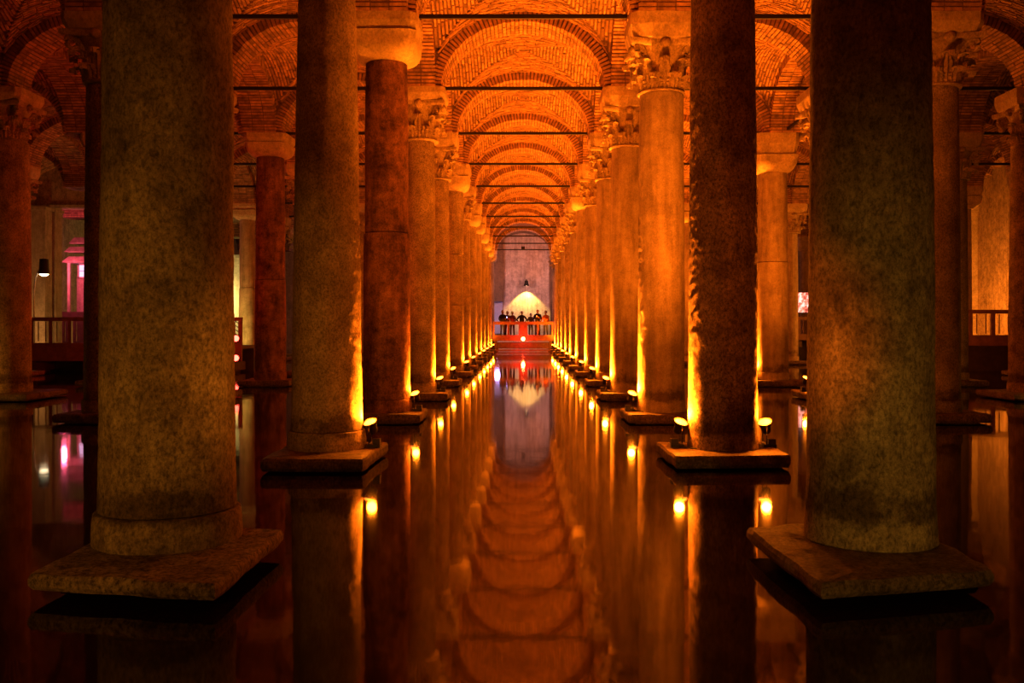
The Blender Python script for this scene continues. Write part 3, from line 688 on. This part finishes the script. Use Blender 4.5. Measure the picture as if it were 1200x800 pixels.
obj('glass', MB().ball((0, -0.13, 0), (0.13, 0.06, 0.13)), M['glow_red'], t)
light('lamp_light', 'POINT', (0, -0.75, 0.0), RED, 240, t, size=0.1)
# lamp on the end wall
t = thing('wall_lamp', 'dark hooded lamp hanging on the pale end wall, throwing a yellow cone', 'lamp', (0.25, YF, 4.9))
obj('arm', MB().tube([(0, 0, 0.35), (0, -0.25, 0.40), (0, -0.55, 0.25)], 0.03, 6), M['iron'], t)
h = obj('hood', MB().lathe([(0.05, 0.3), (0.13, 0.26), (0.15, 0.1), (0.22, -0.12), (0.2, -0.12), (0.13, 0.05)], 16, False), M['iron'], t, (0, -0.6, 0))
obj('bulb', MB().ball((0, 0, -0.02), 0.10), M['glow_warm'], h)
light('lamp_light', 'SPOT', (0, -0.6, -0.15), (1, 0.62, 0.12), 900, t, (0, -0.1, -3), cone=95, blend=0.35, size=0.05)

# ---------------------------------------------------------------- people on the platform
def skin_body(joints, edges, radii):
    me = bpy.data.meshes.new('body'); me.from_pydata(joints, edges, [])
    o = bpy.data.objects.new('tmp', me); C.objects.link(o)
    md = o.modifiers.new('skin', 'SKIN'); md.use_smooth_shade = True
    sv = me.skin_vertices[0].data
    for i, r in enumerate(radii): sv[i].radius = r if isinstance(r, tuple) else (r, r)
    sv[0].use_root = True
    o.modifiers.new('sub', 'SUBSURF').levels = 1
    dg = bpy.context.evaluated_depsgraph_get(); ev = o.evaluated_get(dg)
    out = bpy.data.meshes.new_from_object(ev); bpy.data.objects.remove(o); bpy.data.meshes.remove(me); return out
def person(label, x, y, rz, H, top, legs, pose, hair='hair', torch=None, bag=None):
    """faces local -y; pose: (left hand, right hand) offsets from the shoulders as fractions of height"""
    t = thing('person', label, 'person', (x, y, ZD), rz); s = H/1.75
    J = [(0, 0, 0.95), (0, 0.01, 1.15), (0, 0.02, 1.36), (0, 0.01, 1.48), (0, -0.01, 1.56)]
    R = [(0.15, 0.11), (0.15, 0.11), (0.17, 0.115), (0.065, 0.065), (0.06, 0.06)]
    E = [(0, 1), (1, 2), (2, 3), (3, 4)]
    for sd in (-1, 1):
        n = len(J); el, ha = pose[0 if sd < 0 else 1]
        J += [(sd*0.17, 0.02, 1.40), (sd*el[0], el[1], el[2]), (sd*ha[0], ha[1], ha[2])]
        hx, hy, hz = sd*ha[0], ha[1], ha[2]
        d = (Vector((hx, hy, hz))-Vector((sd*el[0], el[1], el[2]))).normalized()*0.08
        J += [(hx+d.x, hy+d.y, hz+d.z)]
        R += [0.075, 0.055, 0.04, 0.038]; E += [(2, n), (n, n+1), (n+1, n+2), (n+2, n+3)]
        n = len(J); J += [(sd*0.09, 0, 0.86), (sd*0.11, -0.02, 0.49), (sd*0.12, 0.02, 0.09), (sd*0.13, -0.14, 0.04)]
        R += [0.10, 0.07, 0.05, 0.045]; E += [(0, n), (n, n+1), (n+1, n+2), (n+2, n+3)]
    me = skin_body([tuple(Vector(j)*s) for j in J], E, [tuple(v*s for v in r) if isinstance(r, tuple) else r*s for r in R])
    me.materials.clear()
    for m in (top, legs, 'skin', 'cloth_black'): me.materials.append(M[m])
    hands = [Vector((sd*pose[i][1][0], pose[i][1][1], pose[i][1][2]))*s for i, sd in ((0, -1), (1, 1))]
    for p in me.polygons:
        z = p.center.z/s; p.use_smooth = True
        p.material_index = 3 if z < 0.11 else 1 if z < 0.86 else 2 if z > 1.49 else 0
        if any((p.center-h).length < 0.10*s and p.center.z < h.z+0.05 for h in hands): p.material_index = 2
    b = bpy.data.objects.new('body', me); C.objects.link(b); b.parent = t
    hd = MB()           # head with nose, ears, eyes and mouth
    hd.ball((0, -0.015*s, 1.64*s), (0.078*s, 0.095*s, 0.118*s), 16, 12); hd.ball((0, -0.112*s, 1.635*s), (0.014*s, 0.018*s, 0.024*s), 8, 6)
    for sd in (-1, 1): hd.ball((sd*0.08*s, 0, 1.635*s), (0.012*s, 0.022*s, 0.032*s), 8, 6)
    h = obj('head', hd, M['skin'], t)
    obj('eyes', MB().ball((-0.03*s, -0.098*s, 1.655*s), 0.011*s, 8, 6).ball((0.03*s, -0.098*s, 1.655*s), 0.011*s, 8, 6), M['hair'], h)
    obj('mouth', MB().ball((0, -0.100*s, 1.585*s), (0.022*s, 0.008*s, 0.006*s), 8, 6), M['cloth_maroon'], h)
    obj('hair', MB().ball((0, 0.012*s, 1.675*s), (0.088*s, 0.098*s, 0.098*s), 14, 10), M[hair], h)
    fg = MB()
    for i, sd in ((0, -1), (1, 1)):
        el, ha = [Vector((sd*q[0], q[1], q[2]))*s for q in pose[i]]; d = (ha-el).normalized()
        u = d.cross(Vector((0, 1, 0.3))).normalized(); w_ = d.cross(u); c = ha+d*0.10*s
        for q, L in enumerate((0.065, 0.075, 0.07, 0.055)):
            o_ = c+u*(q-1.5)*0.019*s; fg.tube([o_-d*0.02*s, o_+d*L*0.55*s, o_+d*L*0.9*s+w_*0.02*s], 0.009*s, 6)
        o_ = c-d*0.05*s-u*0.035*s; fg.tube([o_, o_-u*0.025*s+d*0.03*s, o_-u*0.025*s+d*0.06*s], 0.010*s, 6)
    obj('fingers', fg, M['skin'], t)
    if bag: obj('backpack', MB().box((0, 0.19*s, 1.2*s), (0.32*s, 0.17*s, 0.46*s), None, 0.85), M[bag], t)
    if torch:
        ha = hands[0] if pose[0][1][2] > 1.0 else hands[1]
        p = thing('phone', 'dark phone with a %s light held by %s' % (torch.split('_')[-1] if torch != 'glow_blue' else 'blue white', label.split(' ')[0]+' '+label.split(' ')[1]), 'phone')
        wl = Matrix.Translation(t.location) @ Matrix.Rotation(rz, 4, 'Z') @ (ha+Vector((0.0, -0.13, 0.03))*s)
        p.location = wl; p.rotation_euler = (0, 0, rz)
        obj('case', MB().box((0, 0, 0), (0.075, 0.012, 0.15)), M['iron'], p)
        obj('torch', MB().ball((0, -0.012, 0.03), (0.03, 0.008, 0.03), 12, 8), M[torch], p)
    return t
DOWN = (((0.25, 0.05, 1.13), (0.25, -0.04, 0.90)), ((0.25, 0.05, 1.13), (0.25, -0.04, 0.90)))
LEAN = (((0.27, -0.08, 1.15), (0.22, -0.32, 1.02)), ((0.27, -0.08, 1.15), (0.22, -0.32, 1.02)))
PHONE = (((0.26, -0.06, 1.14), (0.07, -0.32, 1.27)), ((0.26, -0.06, 1.14), (0.10, -0.30, 1.22)))
AKIMBO = (((0.36, 0.03, 1.17), (0.24, -0.22, 1.02)), ((0.36, 0.03, 1.17), (0.24, -0.22, 1.02)))
def at(px): return (px-PX0)/F
Y0 = PYF+0.55
person('person in a bulky black coat leaning at the left end of the railing', at(589)*Y0, Y0, 0.25, 1.76, 'cloth_black', 'cloth_blue', LEAN)
person('person in grey behind the black coat, holding up a blue white torch', at(594.5)*(Y0+0.25), Y0+0.25, 0.1, 1.70, 'cloth_grey', 'cloth_black', PHONE, torch='glow_blue')
person('person in a maroon jacket, third from the left at the railing', at(600.5)*Y0, Y0, -0.2, 1.68, 'cloth_maroon', 'cloth_black', LEAN)
person('person in dark clothes with elbows out above the red lamp', at(611.5)*Y0, Y0, 0.05, 1.70, 'cloth_black', 'cloth_black', AKIMBO)
person('person in pale grey standing back from the railing', at(622)*(Y0+2.5), Y0+2.5, 0.3, 1.60, 'cloth_grey', 'cloth_grey', DOWN)
person('tall person in black holding a phone with an orange light', at(630)*Y0, Y0, 0.0, 1.80, 'cloth_black', 'cloth_black', PHONE, torch='glow_orange')
person('person in an orange jacket with dark backpack at the right end', at(639.5)*Y0, Y0, -0.5, 1.72, 'cloth_orange', 'cloth_blue', LEAN, bag='cloth_black')
